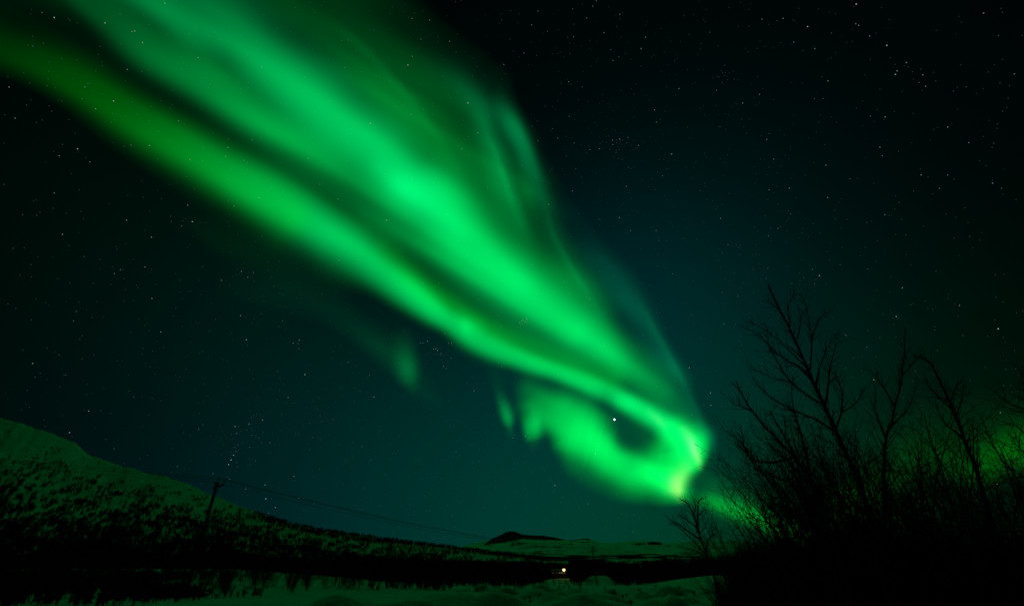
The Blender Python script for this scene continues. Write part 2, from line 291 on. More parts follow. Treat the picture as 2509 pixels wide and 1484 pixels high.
# ------------------------------------------------------------------ the aurora: glowing bodies of thin air far overhead
AUR = attr_emission('aurora_glow', True, .5)
def aurora_body(name, rays, hot, u0, u1, v0, v1, step, label):
    us = np.arange(u0, u1+step, step); vs = np.arange(v0, v1+step, step)
    u, v = np.meshgrid(us, vs); a = aurora_rgb(u, v, rays, hot); s = sky_rgb(u, v)
    e = np.maximum(np.sqrt(s*s+a*a)-s, 0); L = e.max(-1)
    t = np.clip((L-.0006)/.003, 0, 1); e = e*(t*t*(3-2*t))[..., None]; L = e.max(-1)
    m = L > 1e-5
    q = m[:-1, :-1] | m[1:, :-1] | m[:-1, 1:] | m[1:, 1:]
    d = chart_dir(u, v); dist = 20000.0/(np.maximum(d[..., 2], 0)+.12)
    h, w = u.shape; idx = np.arange(h*w).reshape(h, w)
    F = np.stack([idx[:-1, :-1], idx[1:, :-1], idx[1:, 1:], idx[:-1, 1:]], -1)[q]
    used = np.unique(F); remap = np.full(h*w, -1); remap[used] = np.arange(len(used)); F = remap[F]; n = len(used)
    D = d.reshape(-1, 3)[used]; ds = dist.ravel()[used][:, None]
    V = np.vstack([EYE+D*ds, EYE+D*ds*1.05]); F2 = F[:, ::-1]+n
    # close the rim between the near and the far face
    E = np.concatenate([F[:, [i, (i+1) % 4]] for i in range(4)]); key = np.sort(E, 1); _, inv, cnt = np.unique(key, axis=0, return_inverse=True, return_counts=True)
    rim = E[cnt[inv.ravel()] == 1]; S = np.stack([rim[:, 1], rim[:, 0], rim[:, 0]+n, rim[:, 1]+n], -1)
    me = raw_mesh(name, V, np.vstack([F, F2, S]), 4); col = e.reshape(-1, 3)[used]
    set_glow(me, np.vstack([col, col])); o = link(name, me, AUR); tag(o, label, 'aurora'); return o
aurora_body('aurora', BAND, HOT, -200, 2240, -200, 1400, 4, 'broad bright green aurora sweeping diagonally from upper left to a curled tip')
aurora_body('aurora', LOW, None, 1780, 2820, 760, 1420, 6, 'low dull green aurora glow behind the bare bushes at right')
aurora_body('aurora', PATCH, None, 880, 1100, 700, 1040, 5, 'small faint green aurora patch floating alone below the broad band')

# ------------------------------------------------------------------ stars
BRIGHT = [(133,44,1),(257,57,.8),(330,77,.7),(323,78,.5),(349,105,.7),(404,9,.7),(485,142,.5),(312,171,.5),(278,248,.9),(208,214,.5),(234,267,.5),(366,357,.7),(190,365,.9),(558,362,.7),(641,165,.8),(437,297,.4),(22,214,.4),(37,290,.4),(133,473,.4),(634,485,.6),(828,488,.5),(754,389,.4),(465,391,.5),(145,382,.4),(220,397,.4),(999,160,1.2),(1146,253,1.5),(907,303,1),(1010,139,.5),(1031,97,.6),(1052,50,.5),(1009,46,.5),(1101,102,.5),(1283,131,.6),(1234,159,.6),(1170,326,.8),(1131,365,.7),(1393,201,.6),(1394,286,.6),(1353,316,.6),(1366,339,.6),(1317,345,.4),(1406,351,.4),(1518,341,1),(1445,367,.9),(1468,365,.7),(1538,337,.6),(1564,357,.6),(1500,344,.6),(1501,355,.5),(1603,270,.7),(1608,300,.6),(1534,457,.7),(1402,468,.7),(1344,501,.8),(1581,92,.7),(1570,120,.6),(1501,149,.5),(1496,123,.4),(1479,81,.5),(1518,36,.4),(1452,16,.4),(1437,45,.4),(1341,78,.4),(1405,91,.4),(2097,11,1.3),(1978,66,1.1),(2172,112,1.1),(2130,89,.8),(2220,154,.6),(2193,183,.9),(2197,174,.6),(2028,199,.6),(1944,104,.7),(1918,46,.5),(1866,48,.5),(1819,253,.6),(1860,232,.5),(1878,342,.6),(1895,390,.6),(2023,405,.6),(2132,285,.5),(2168,287,.6),(2161,382,.6),(2155,361,.5),(2321,312,.5),(2373,350,.6),(2267,212,.5),(2260,184,.5),(2409,33,.5),(2027,484,.6),(2256,429,.5),(2321,429,.5),(2431,449,.5),(1645,378,.9),(1663,218,.6),(1755,222,.5),(2096,59,.5),(2103,63,.5),(1933,461,.6),(1884,465,.5),(1996,120,.5),(471,543,1.1),(371,581,.7),(310,539,.6),(603,832,1.5),(747,917,1.2),(589,773,.7),(372,731,.6),(295,661,.5),(355,654,.6),(591,665,.6),(621,668,.5),(607,679,.5),(542,687,.5),(733,833,.6),(730,841,.5),(718,840,.5),(394,813,.6),(573,505,.5),(460,503,.6),(80,890,.6),(706,973,.6),(180,786,.4),(153,574,.5),(280,670,.5),(947,539,1.1),(830,637,.6),(1094,525,.6),(1047,836,1.3),(1072,858,.8),(1067,854,.6),(1080,866,.6),(1105,877,.7),(1062,855,.5),(1106,841,.6),(1099,841,.6),(1029,840,.5),(1035,840,.4),(1086,897,.5),(1094,902,.4),(1273,790,.7),(1281,785,.8),(1286,788,.7),(1290,783,.7),(1291,790,.6),(1280,793,.5),(1275,795,.5),(1290,778,.5),(1277,787,.5),(1304,648,.6),(1517,533,.9),(1544,565,.6),(1607,565,.6),(1161,957,.6),(916,972,.7),(853,887,.6),(1688,901,.9),(1740,962,.9),(1741,992,.7),(1359,1188,.8),(1440,1233,.7),(1287,1068,.5),(217,1006,.6),(170,1059,.8),(643,1028,.8),(610,1038,.9),(576,1044,.8),(580,1061,.6),(661,1084,.7),(566,1126,1.6),(560,1137,1.0),(572,1114,.9),(578,1105,.6),(649,1187,.7),(651,1221,1.5),(602,1197,.5),(562,1173,.5),(522,1159,.4),(732,1220,.5),(674,1242,.6),(720,1166,.5),(2445,805,1.2),(2210,705,.7),(2195,775,.8),(2140,930,.8),(2350,748,.5),(1773,794,.7),(2123,850,.5),(2072,821,.5),(2442,1185,.7),(2007,675,1.1),(1765,535,.6),(2167,526,.6),(2450,1010,.5),(1990,660,.4)]
RSTAR = 420000.0
STAR = attr_emission('starlight', True, 1.0)
def star_mesh(name, items):
    oct_ = np.array([[1, 0, 0], [-1, 0, 0], [0, 1, 0], [0, -1, 0], [0, 0, 1], [0, 0, -1]], float)
    f = np.array([[0, 2, 4], [2, 1, 4], [1, 3, 4], [3, 0, 4], [2, 0, 5], [1, 2, 5], [3, 1, 5], [0, 3, 5]])
    V = []; F = []; K = []
    for i, (d, r, col) in enumerate(items):
        V.append(EYE+d*RSTAR+oct_*r*RSTAR); F.append(f+6*i); K.append(np.tile(col, (6, 1)))
    me = raw_mesh(name, np.vstack(V), np.vstack(F), 3, False); set_glow(me, np.vstack(K)); return me
items = []
def star(d, mag):
    hue = random.random()
    col = np.array([.80, .97, 1.0]) if hue < .66 else (np.array([.42, .55, 1.0]) if hue < .90 else np.array([.95, .97, .85]))
    r = 0.00075*(1 if mag < .5 else min(1.7, .8+.4*mag))
    items.append((d, r, col*min(.42, .010+.20*mag*mag)))
for u, v, b in BRIGHT: star(chart_dir(u, v), .44+.58*b)
n = 0
while n < 6200:                                     # the field of faint stars, all over the dome
    d = rng.normal(size=3); d /= np.linalg.norm(d)
    if d[2] < .0 or d[1] < -.3: continue
    star(d, min(.62, .13+.062*(rng.random()+.006)**-.5)); n += 1
for cu, cv, su, sv, k in ((1503, 352, 26, 14, 34), (1772, 187, 12, 7, 16), (1075, 858, 26, 18, 24), (1282, 787, 9, 6, 10), (570, 1110, 20, 26, 16), (612, 1060, 26, 26, 22), (1560, 400, 60, 50, 30), (740, 1000, 90, 60, 40)):
    for _ in range(k): star(chart_dir(cu+random.gauss(0, su), cv+random.gauss(0, sv)), .15+.30*random.random()**2)
tag(link('stars', star_mesh('stars', items), STAR), 'small white and bluish stars scattered over the night sky', 'stars', kind='stuff')
tag(link('planet', star_mesh('planet', [(chart_dir(1505, 1027), .0026, np.array([1.2, 1.3, 1.4]))]), STAR), 'brightest white point in the sky, shining inside the dark gap of the curled aurora', 'planet')

# ------------------------------------------------------------------ the land
_mr = random.Random(5)
MOUNDS = [(_mr.uniform(-5, 17), _mr.uniform(23, 50), _mr.uniform(.5, 1.5), _mr.choice((1, 1, -.8))*_mr.uniform(.16, .42)) for _ in range(170)]
def ground_h(x, y):
    x = np.asarray(x, float); y = np.asarray(y, float); yy = np.maximum(y, 0)
    h = np.where(yy < 130, -.00013*yy**2, np.where(yy < 300, -2.197-.0165*(yy-130), -5.0))
    # ploughed snow bank along the road, ragged and lumpy, ending abruptly at its left
    a = np.array([-7.9, 20.5]); b = np.array([4.0, 28.5]); e = b-a; L = np.hypot(*e)
    t = ((x-a[0])*e[0]+(y-a[1])*e[1])/L; d = ((x-a[0])*e[1]-(y-a[1])*e[0])/L
    tj = t+.5*(vnoise(d*.9, t*0+3, 17)-.5)
    amp = np.interp(tj, [-.7, -.25, .3, 1.0, 1.8, 3, 4, 5, 7, 8.5, 10, 14, 20], [0, .72, 1.0, .92, .72, .60, .82, .95, .90, .62, .42, .25, 0])*(.86+.32*fbm(t*.5+3.1, d*.3, 5, 3))
    w = np.where(d > 0, 1.9, 1.5)*(.8+.4*vnoise(t*.35, t*0, 9))
    bank = .96*amp*np.exp(-(np.abs(d)/(w*1.25))**2.0)*(1+.55*(fbm(x*.75, y*.75, 8, 3)-.45))+.34*np.exp(-(d/3.6)**2)*np.clip(t+.6, 0, 1)*np.clip((20-t)/6, 0, 1)*(fbm(x*1.3, y*1.3, 14, 3)-.4)
    h = h+bank
    near = np.clip((y-6)/12, 0, 1)*np.clip((150-y)/60, 0, 1)
    h = h+near*(.50*(fbm(x*.11, y*.09, 1, 4)-.47)+.26*(fbm(x*.55, y*.4, 2, 3)-.44))
    # a trodden, wind-scoured field at the right: low sastrugi ridges
    s = np.clip((x+1)/6, 0, 1)*np.clip((y-18)/6, 0, 1)*np.clip((75-y)/25, 0, 1)
    h = h+s*.75*(fbm(x*.16+y*.10, y*.55-x*.22, 3, 4)-.45)
    # mounds and wind-carved hollows along the trodden verge
    for mx_, my_, mr_, mh_ in MOUNDS:
        h = h+mh_*np.exp(-(((x-mx_)/mr_)**2+((y-my_)/(mr_*.7))**2)**1.4)
    # the field rises gently to both sides before it meets the wood
    bz = x/np.maximum(y, 1); far = np.clip((y-38)/62, 0, 1)**1.3*np.clip((330-y)/150, 0, 1); sm = lambda q: q*q*(3-2*q)
    h = h+far*(3.0*sm(np.clip((-bz-.08)/.55, 0, 1))+1.9*sm(np.clip((bz-.22)/.2, 0, 1))+.5*(fbm(x*.06+7, y*.05, 12, 3)-.45))
    # snow slope seen through the gap of the trees behind the second pole, and the yard bank under the far house
    h = h+2.5*np.exp(-(((x-28.8)/5.0)**2+((y-160)/10)**2)**2)+1.9*np.exp(-(((x-24.5)/14)**2+((y-231)/9)**2)**3)
    return h
def axis(dense0, dense1, st, far0, far1, g=1.25):
    a = list(np.arange(dense0, dense1+st, st)); s = st
    while a[-1] < far1: s *= g; a.append(a[-1]+s)
    s = st
    while a[0] > far0: s *= g; a.insert(0, a[0]-s)
    return np.array(a)
gx = axis(-34, 44, .3, -40000, 40000); gy = axis(8, 78, .3, -4000, 40000, 1.08)
X, Y = np.meshgrid(gx, gy); Z = ground_h(X, Y); hh, ww = X.shape; ii = np.arange(hh*ww).reshape(hh, ww)
me = raw_mesh('ground', np.stack([X, Y, Z], -1).reshape(-1, 3), np.stack([ii[:-1, :-1], ii[:-1, 1:], ii[1:, 1:], ii[1:, :-1]], -1).reshape(-1, 4), 4)
tag(link('ground', me, SNOW), kind='structure')

# the long hill at the left
HR = [(-500, 905), (-300, 945), (-120, 995), (0, 1022), (60, 1040), (110, 1056), (160, 1074), (185, 1086), (212, 1110), (262, 1130), (300, 1141), (350, 1155), (400, 1166), (440, 1177), (480, 1195), (520, 1213), (560, 1228), (600, 1243), (640, 1258), (680, 1272), (720, 1283), (760, 1292), (820, 1302), (900, 1313), (1000, 1326), (1100, 1338), (1200, 1351), (1300, 1362), (1400, 1372), (1500, 1381), (1640, 1388)]
HRU, HRV = np.array(HR, float).T
def hill_ridge(u): return np.interp(u, HRU, HRV)
def hill_point(u, t):
    u = np.asarray(u, float); t = np.asarray(t, float); v = hill_ridge(u)+1.2*np.sin(u*.09)+.8*np.sin(u*.23)
    Yr = np.interp(u, [-500, 0, 500, 900, 1300, 1640], [300, 420, 520, 560, 600, 560])
    p = at(u, v, Yr); r1 = np.hypot(p[..., 0], p[..., 1]); b = np.arctan2(p[..., 0], p[..., 1]); zr = p[..., 2]
    r0 = np.interp(u, [-500, 0, 700, 1640], [110, 125, 150, 330]); z0 = np.interp(u, [-500, 0, 700, 1640], [-3.5, -3.5, -4.2, -4.6])
    r = r0+(r1-r0)*t; tt = np.clip(t, 0, 1)
    z = z0+(zr-z0)*(.35*tt+.65*tt**1.7)-np.maximum(t-1, 0)*40
    n = (fbm(u*.012, t*7, 21, 4)-.47)*np.clip(tt*4, 0, 1)*np.clip((1-t)*5, 0, 1)*9
    z = z+n*np.clip(zr/60, .08, 1)
    return np.stack([np.sin(b)*r, np.cos(b)*r, z], -1)
uu = np.arange(-500, 1641, 6.0); tt = np.concatenate([np.linspace(0, 1, 70), [1.06, 1.2, 1.5, 2.0]])
U, T = np.meshgrid(uu, tt); P = hill_point(U, T); P[0, :, 2] -= 6
hh, ww = U.shape; ii = np.arange(hh*ww).reshape(hh, ww)
tag(link('hill', raw_mesh('hill', P.reshape(-1, 3), np.stack([ii[:-1, :-1], ii[:-1, 1:], ii[1:, 1:], ii[1:, :-1]], -1).reshape(-1, 4), 4), HILLSNOW), kind='structure')

# the far snow mountains with bare cliffs
MR = [(1040, 1372), (1090, 1352), (1125, 1340), (1150, 1331), (1185, 1325), (1200, 1321), (1222, 1311), (1240, 1302), (1252, 1300), (1266, 1303), (1278, 1308), (1300, 1310), (1330, 1311), (1360, 1316), (1385, 1321), (1405, 1322), (1425, 1319), (1440, 1317), (1450, 1322), (1470, 1328), (1500, 1329), (1540, 1324), (1575, 1323), (1600, 1326), (1640, 1329), (1680, 1327), (1720, 1324), (1780, 1322), (1860, 1330), (2000, 1338), (2200, 1345), (2500, 1350), (2900, 1356)]
MU, MV = np.array(MR, float).T
um = np.arange(1040, 2900, 3.0); tm = np.concatenate([np.linspace(0, 1, 60), [1.1, 1.4, 2]])
U, T = np.meshgrid(um, tm)
vr = np.interp(U, MU, MV)+1.0*(fbm(U*.11, U*0, 31, 3)-.45)*2
pr = at(U, vr, 4200.0); r1 = np.hypot(pr[..., 0], pr[..., 1]); bb = np.arctan2(pr[..., 0], pr[..., 1])
t1 = np.clip(T, 0, 1); rr = 1500+(r1-1500)*T
zz = -8+(pr[..., 2]+8)*(.4*t1+.6*t1**1.6)-np.maximum(T-1, 0)*300+(fbm(U*.03, T*6, 33, 4)-.47)*70*t1*(1-t1)*2
Pm = np.stack([np.sin(bb)*rr, np.cos(bb)*rr, zz], -1)
cu, cv = chart_of(Pm)
def band_mask(u, v, pts):      # a strip of bare rock: (u, top, bottom)
    a = np.array(pts, float); tp = np.interp(u, a[:, 0], a[:, 1]); bt = np.interp(u, a[:, 0], a[:, 2])
    j = 1.5*(fbm(u*.15, v*.2, 41, 3)-.45)*2
    return ((u > a[0, 0]) & (u < a[-1, 0]) & (v > tp+j) & (v < bt+j)).astype(float)
rock = np.maximum.reduce([
    band_mask(cu, cv, [(1186, 1333, 1336), (1200, 1322, 1332), (1226, 1306, 1329), (1250, 1290, 1325), (1276, 1303, 1320), (1300, 1308, 1321), (1340, 1310, 1322), (1365, 1316, 1322), (1384, 1320, 1323)]),
    band_mask(cu, cv, [(1392, 1322, 1324), (1410, 1320, 1323), (1424, 1310, 1321), (1444, 1310, 1321), (1449, 1318, 1322)]),
    band_mask(cu, cv, [(1548, 1331, 1332), (1560, 1330, 1334), (1578, 1330, 1333)]),
    band_mask(cu, cv, [(1586, 1328, 1332), (1596, 1325, 1334), (1614, 1327, 1334), (1622, 1331, 1333)]),
    .8*(fbm(cu*.055, cv*.33, 43, 4) > .62)*(cv > 1326)*(cv < 1342)])
woodl = np.clip((cv-1345-8*(fbm(cu*.02, cv*.02, 46, 2)-.5))/22, 0, 1)
wood = np.clip((fbm(cu*.022, cv*.42, 44, 4)-(.70-.42*woodl))*14, 0, 1)*(cv > 1342)
rock = np.maximum(rock, wood)
me = raw_mesh('mountain', Pm.reshape(-1, 3), np.stack([(q := np.arange(U.size).reshape(U.shape))[:-1, :-1], q[:-1, 1:], q[1:, 1:], q[1:, :-1]], -1).reshape(-1, 4), 4)
a = me.attributes.new('bare', 'FLOAT', 'POINT'); a.data.foreach_set('value', rock.astype(np.float32).ravel())
MOUNT = principled('mountain_snow', (.80, .82, .84), 1.0, .0)
t = MOUNT.node_tree; b = t.nodes['Principled BSDF']; at_ = N(t, 'ShaderNodeAttribute'); at_.attribute_name = 'bare'
mx = N(t, 'ShaderNodeMix', data_type='RGBA'); mx.inputs[6].default_value = (.84, .88, .82, 1); mx.inputs[7].default_value = (.035, .035, .04, 1)
t.links.new(at_.outputs['Fac'], mx.inputs[0]); t.links.new(mx.outputs[2], b.inputs['Base Color'])
tag(link('mountain', me, MOUNT), kind='structure')

# ------------------------------------------------------------------ far birch wood on the hill and in the valley (nobody could count it)
def far_tree(seed, n=26):
    r = random.Random(seed); V = []; F = []
    def blade(p, q, w):
        p, q = np.array(p), np.array(q); d = q-p; s = np.cross(d, [r.uniform(-1, 1), r.uniform(-1, 1), r.uniform(-.3, .3)]); s = s/(np.linalg.norm(s)+1e-9)*w
        k = len(V); V.extend([p-s*.5, p+s*.5, q]); F.append([k, k+1, k+2])
    for k in range(3):
        a = r.uniform(0, 6.28); top = (.2*math.cos(a), .2*math.sin(a), r.uniform(.7, .95)); blade((.05*math.cos(a), .05*math.sin(a), -.05), top, .05)
    for k in range(n):
        a = r.uniform(0, 6.28); z = r.uniform(.2, .8); L = r.uniform(.2, .36); e = r.uniform(-.3, 1.1)
        p = (.12*z*math.cos(a), .12*z*math.sin(a), z); q = (p[0]+L*math.cos(a)*math.cos(e), p[1]+L*math.sin(a)*math.cos(e), z+L*math.sin(e)); blade(p, q, r.uniform(.10, .20))
    return np.array(V), np.array(F)
PRO = [far_tree(s) for s in range(5)]
def plant(spots, name, label):
    Vs, Fs, n = [], [], 0
    for i, (p, h) in enumerate(spots):
        V, F = PRO[i % 5]; a = rng.random()*6.28; c, s = math.cos(a), math.sin(a); w = h*rng.uniform(.8, 1.25)
        Q = np.empty_like(V); Q[:, 0] = (V[:, 0]*c-V[:, 1]*s)*w; Q[:, 1] = (V[:, 0]*s+V[:, 1]*c)*w; Q[:, 2] = V[:, 2]*h
        Vs.append(Q+p); Fs.append(F+n); n += len(V)
    return tag(link(name, raw_mesh(name, np.vstack(Vs), np.vstack(Fs), 3, False), TWIG), label, 'birch wood', kind='stuff')
spots = []
def hidden_gap(u, v0, v1): return (1328 < u < 1394 and v0 < 1410 and v1 > 1377) or (1448 < u < 1492 and v1 > 1402)
U = rng.uniform(-350, 1560, 74000); T = rng.uniform(0, 1.01, 74000); P = hill_point(U, T); cu, cv = chart_of(P); vr = hill_ridge(U)
start = np.interp(U, [-350, 0, 200, 350, 520, 640], [110, 84, 44, 32, 18, 0])
patch = fbm(U*.028, cv*.06, 51, 3); fine = fbm(U*.10, cv*.16, 52, 3)
for i in range(len(U)):
    d = cv[i]-vr[i]; u = U[i]
    if u > 600 and d < np.interp(u, [600, 900, 1000], [20, 18, 11])-6*patch[i]: D = min(1, (u-600)/70)*.95
    elif d < start[i]: D = .16*(patch[i] > .50)*(d > 7)
    else:
        k = (cv[i]-(vr[i]+start[i]))/max(30, 1318-(vr[i]+start[i])) if u < 600 else np.interp(d, [12, 15, 36, 56], [.0, .05, .35, 1.0])
        D = .12+.66*max(0, k)+(.9*(patch[i]-.45)+1.3*(fine[i]-.46))
        if k > .95: D = max(D, .35+2*(k-.95))
        if cv[i] > np.interp(u, [0, 300, 600, 900, 1200], [1298, 1332, 1350, 1366, 1380]): D = 1
    if rng.random() < D*.62:
        h = rng.uniform(1.5, 3.5)*(.8 if d < start[i] else 1)
        if hidden_gap(u, cv[i]-20, cv[i]+2): continue
        spots.append((P[i], h))
print('hill trees', len(spots))
plant(spots, 'hillside_birch_wood', 'dark leafless birch wood scattered over the snowy hillside')
spots = []
for _ in range(5200):
    y = rng.uniform(132, 620)**1.0; b = rng.uniform(-1.0, .66); x = y*b; h = rng.uniform(3.8, 6.4)
    p = np.array([x, y, ground_h(x, y)]); u, v = chart_of(p); u2, v2 = chart_of(p+[0, 0, h])
    if y < 246 and hidden_gap(u2, v2, v) or (1448 < u < 1492 and y < 200): continue
    if 1395 < u < 1500 and y < 150 or u > 1690 and y < 150: continue
    spots.append((p, h))
for _ in range(420):                                # a taller clump close behind the lit farmstead
    y = rng.uniform(240, 300); u = rng.uniform(1300, 1420); x = float(at(u, 1390, y)[0]); spots.append((np.array([x, y, float(ground_h(x, y))]), rng.uniform(7.0, 9.6)))
plant(spots, 'valley_birch_wood', 'black band of leafless birch wood along the valley floor')

spots = []
while len(spots) < 1500:                            # knee-high scrub of the near field, packed dense to darken the left snow
    y = 24+46*rng.random()**1.2; b = rng.uniform(-1.25, -.12); x = y*b
    if y < 34 and rng.random() < .55: continue
    if fbm(np.array(x*.11), np.array(y*.13), 71, 3) < .40+.35*np.clip((b+.75)/.6, 0, 1): continue
    spots.append((np.array([x, y, float(ground_h(x, y))]), rng.uniform(.35, 1.15)))
for _ in range(70):
    x = rng.uniform(-6, 15); y = rng.uniform(27, 58); spots.append((np.array([x, y, float(ground_h(x, y))]), rng.uniform(.2, .55)))
o = plant(spots, 'low_scrub', 'knee-high dark scrub poking through the near snow'); o['category'] = 'scrub'

# ------------------------------------------------------------------ power line
def on_ground(u, Y):
    x = at(u, 1440, Y)[0]; return np.array([x, Y, float(ground_h(x, Y))])
def power_pole(base, top, ang, label, arm=2.3, stay=None):
    o = empty('utility_pole', base); base = np.asarray(base, float); top = np.asarray(top, float)-base; L = np.linalg.norm(top)
    ax = np.array([math.cos(ang), math.sin(ang), 0]); ay = np.array([-ax[1], ax[0], 0]); zz = np.array([0, 0, 1.0])
    m = MB(); m.tube([top*k for k in (-.04, .3, .6, .86, 1)], [.17, .155, .14, .125, .115], 10, True); m.build('pole', WOOD, o)
    ca = top*(1-.38/L)
    m = MB(); m.box(ca+ay*.17, (arm, .12, .14), [ax, ay, zz]); m.build('crossarm', WOOD, o, False)
    m = MB()
    for s in (-1, 1): m.tube([ca+ax*s*arm*.36+ay*.10, ca-zz*.85+ax*s*.06+ay*.12], .035, 5)
    m.build('brace', WOOD, o)
    tips = []
    for k in (-1, 0, 1):
        b = ca+ay*.17+ax*k*arm*.45+zz*.07 if k else top
        m = MB(); m.tube([b, b+zz*.30], .02, 5); m.lathe(b+zz*.18, [(.03, 0), (.085, .03), (.06, .08), (.085, .11), (.06, .18), (.07, .22), (.0, .25)], 10)
        m.build('insulator', CERAMIC, o); tips.append(base+b+zz*.42)
    if stay is not None:
        m = MB(); m.tube([top*.62, np.asarray(stay)-base], [.06, .07], 6); m.build('stay_strut', WOOD, o)
    tag(o, label, 'utility pole'); return tips
A_base = np.array([-29.85, 45.0, float(ground_h(-29.85, 45))]); A_top = at(533, 1180, 45.0)
B_base = on_ground(1463, 118.0); B_top = at(1450.5, 1343, 118.0)
ld = (B_base-A_base)[:2]; la = math.atan2(ld[1], ld[0])-math.pi/2
tA = power_pole(A_base, A_top, la, 'leaning wooden utility pole in front of the snowy hillside', 2.2)
B_stay = on_ground(1470, 122.0); tB = power_pole(B_base, B_top, la+.25, 'small distant wooden utility pole with a tilted crossarm in front of the far mountain', 2.6, B_stay)
def wire(p, q, sag, label, group, rad=.012, name='power_line'):
    p, q = np.asarray(p), np.asarray(q); s = np.linspace(0, 1, 40)[:, None]; P = p*(1-s)+q*s; P[:, 2] -= (4*sag*s*(1-s))[:, 0]
    m = MB(); m.tube(P, rad, 5); o = m.build(name, METAL); tag(o, label, 'power line', group); return o
names = ['lowest', 'middle', 'highest']
for k in range(3):
    e = tA[k]-np.array([ld[0], ld[1], 0])*.9+np.array([0, 0, .4])
    wire(tA[k], tB[k], 1.5, 'thin dark power line sagging from the leaning pole towards the distant pole', 'power lines between the two poles', .022)
    wire(e, tA[k], 1.6, 'thin dark power line crossing the snowy hillside left of the leaning pole', 'power lines left of the leaning pole', .018)
    wire(tB[k], tB[k]+np.array([ld[0], ld[1], -6])*1.0+np.array([60, 0, 0]), 1.5, 'faint power line running on to the right beyond the distant pole', 'power lines beyond the distant pole', .012)

# ------------------------------------------------------------------ the lit farmstead far off
LAMP_LIT = emission('lamp_light', (1.0, .60, .27), 2.6); WIN_LIT = emission('window_light', (1.0, .80, .45), .16)
PLANK = principled('house_planks', (.05, .035, .03), .8, .1, noise=(3, .3)); ROOF = principled('roof_metal', (.08, .08, .085), .6, .3)
hb = at(1369, 1394, 230.0); hx = float(hb[0]); hz = float(ground_h(hx, 232))
ho = empty('house', (hx, 233, hz)); ho.scale = (.58, .58, .58)
m = MB(); m.box((0, 0, 2.35), (13, 7, 4.7)); 
m.build('wall', PLANK, ho, False)
m = MB()
for s in (-1, 1): m.box((0, s*1.95, 5.55), (13.8, 4.6, .14), [np.array([1, 0, 0]), np.array([0, math.cos(.45), -s*math.sin(.45)]), np.array([0, s*math.sin(.45), math.cos(.45)])])
rf = m.build('roof', ROOF, ho, False)
m = MB(); m.box((3.4, .5, 7.1), (.7, .7, 1.6)); m.build('chimney', PLANK, rf, False)
for i, wx in enumerate((-5.5, -4.6, -2.2, -.6, .6, 1.9, 3.2, 4.7)):
    m = MB(); m.box((wx, -3.53, 3.55), (.78, .1, .95)); f = m.build('window', ROOF, ho, False)
    m = MB(); m.box((wx, -3.60, 3.55), (.56, .05, .72)); m.build('pane', WIN_LIT if i not in (0, 1, 2, 3) else emission('dim_window_light', (1.0, .8, .5), .03), f, False)
tag(ho, 'dark far house with a row of small lit windows under the yard lamp', 'house')
lp = at(1381, 1394, 227.0); lx, lz = float(lp[0]), float(lp[2]); lg = float(ground_h(lx, 227))
lo = empty('street_lamp', (lx, 227, lg)); H = lz-lg
m = MB(); m.tube([(0, 0, -.2), (0, 0, H*.5), (0, 0, H+.1)], [.09, .08, .06], 8, True); m.build('post', METAL, lo)
m = MB(); m.lathe((0, 0, H+.02), [(.0, .62), (.16, .6), (.4, .48), (.42, .42), (.38, .40)], 16); m.build('lamp_shade', METAL, lo)
m = MB(); m.lathe((0, 0, H-.42), [(.0, -.3), (.36, -.22), (.6, .05), (.66, .32), (.58, .58), (.34, .72), (.0, .76)], 16); gl = m.build('lamp_globe', LAMP_LIT, lo)  # globe made oversized so its shape stands in for the lamp's glare
tag(lo, 'glaring warm white yard lamp in the black valley', 'street lamp')
pl = bpy.data.lights.new('yard_lamp_light', 'POINT'); pl.energy = 2.5; pl.color = (1, .78, .45); pl.shadow_soft_size = .5
plo = bpy.data.objects.new('yard_lamp_light', pl); C.objects.link(plo); plo.location = (lx, 226.3, lz+.1)
p1 = on_ground(1379, 234.0); p0 = on_ground(1300, 212.0)
t1 = power_pole(p1, at(1377.5, 1381.5, 234.0), math.pi/2+.4, 'far utility pole beside the yard lamp, faintly lit by it', 1.8)
t0 = power_pole(p0, at(1298, 1368, 212.0), math.pi/2+.4, 'far dark utility pole left of the yard lamp', 1.8)
for k in range(3):
    d = np.array([0, 0, (k-1)*.5]); wire(t0[k]+d, t1[k]+d, .5, 'short length of power line lit warm by the yard lamp', 'lit power lines beside the yard lamp', .03)

# ------------------------------------------------------------------ bare trees and bushes
def nz(v): return v/(np.linalg.norm(v)+1e-9)
def side_dir(d, ang, r):
    p = nz(np.cross(d, np.array([r.uniform(-1, 1), r.uniform(-1, 1), r.uniform(-1, 1)]))); return nz(d*math.cos(ang)+p*math.sin(ang))
def twig(m, r, p, d, L, rad, lv, up=.25, k=4, bud=True, wig=.19):
    """a bending twig with side twigs; ends in a bud"""
    n = max(3, int(3+L*3)); P = [np.array(p, float)]; dd = nz(d)
    for i in range(n):
        dd = nz(dd+np.array([r.gauss(0, wig), r.gauss(0, wig), r.gauss(0, wig*.7)+up*.16])); P.append(P[-1]+dd*L/n)
    P = np.array(P); R_ = rad*(1-.72*np.linspace(0, 1, n+1))
    if bud and lv <= 1:
        e = P[-1]; P = np.vstack([P, e+dd*rad*1.6, e+dd*rad*4.2, e+dd*rad*6.5]); R_ = np.concatenate([R_, [rad*.85, rad*.6, 0]])
    m.tube(P, R_, k)
    if lv > 0:
        c = max(2, int(L/(.14 if lv == 1 else .17))); 
        for j in range(c):
            s = .18+.78*(j+r.random()*.8)/c; q = s*n; i0 = min(n-1, int(q)); pp = P[i0]*(1-(q-i0))+P[i0+1]*(q-i0); dl = nz(P[i0+1]-P[i0])
            twig(m, r, pp, side_dir(dl, r.uniform(.45, .85), r), L*r.uniform(.22, .5)*(1.15-.6*s), max(.0032, rad*(1-.7*s)*.62), lv-1, up, 3, bud, wig)
BUD = True
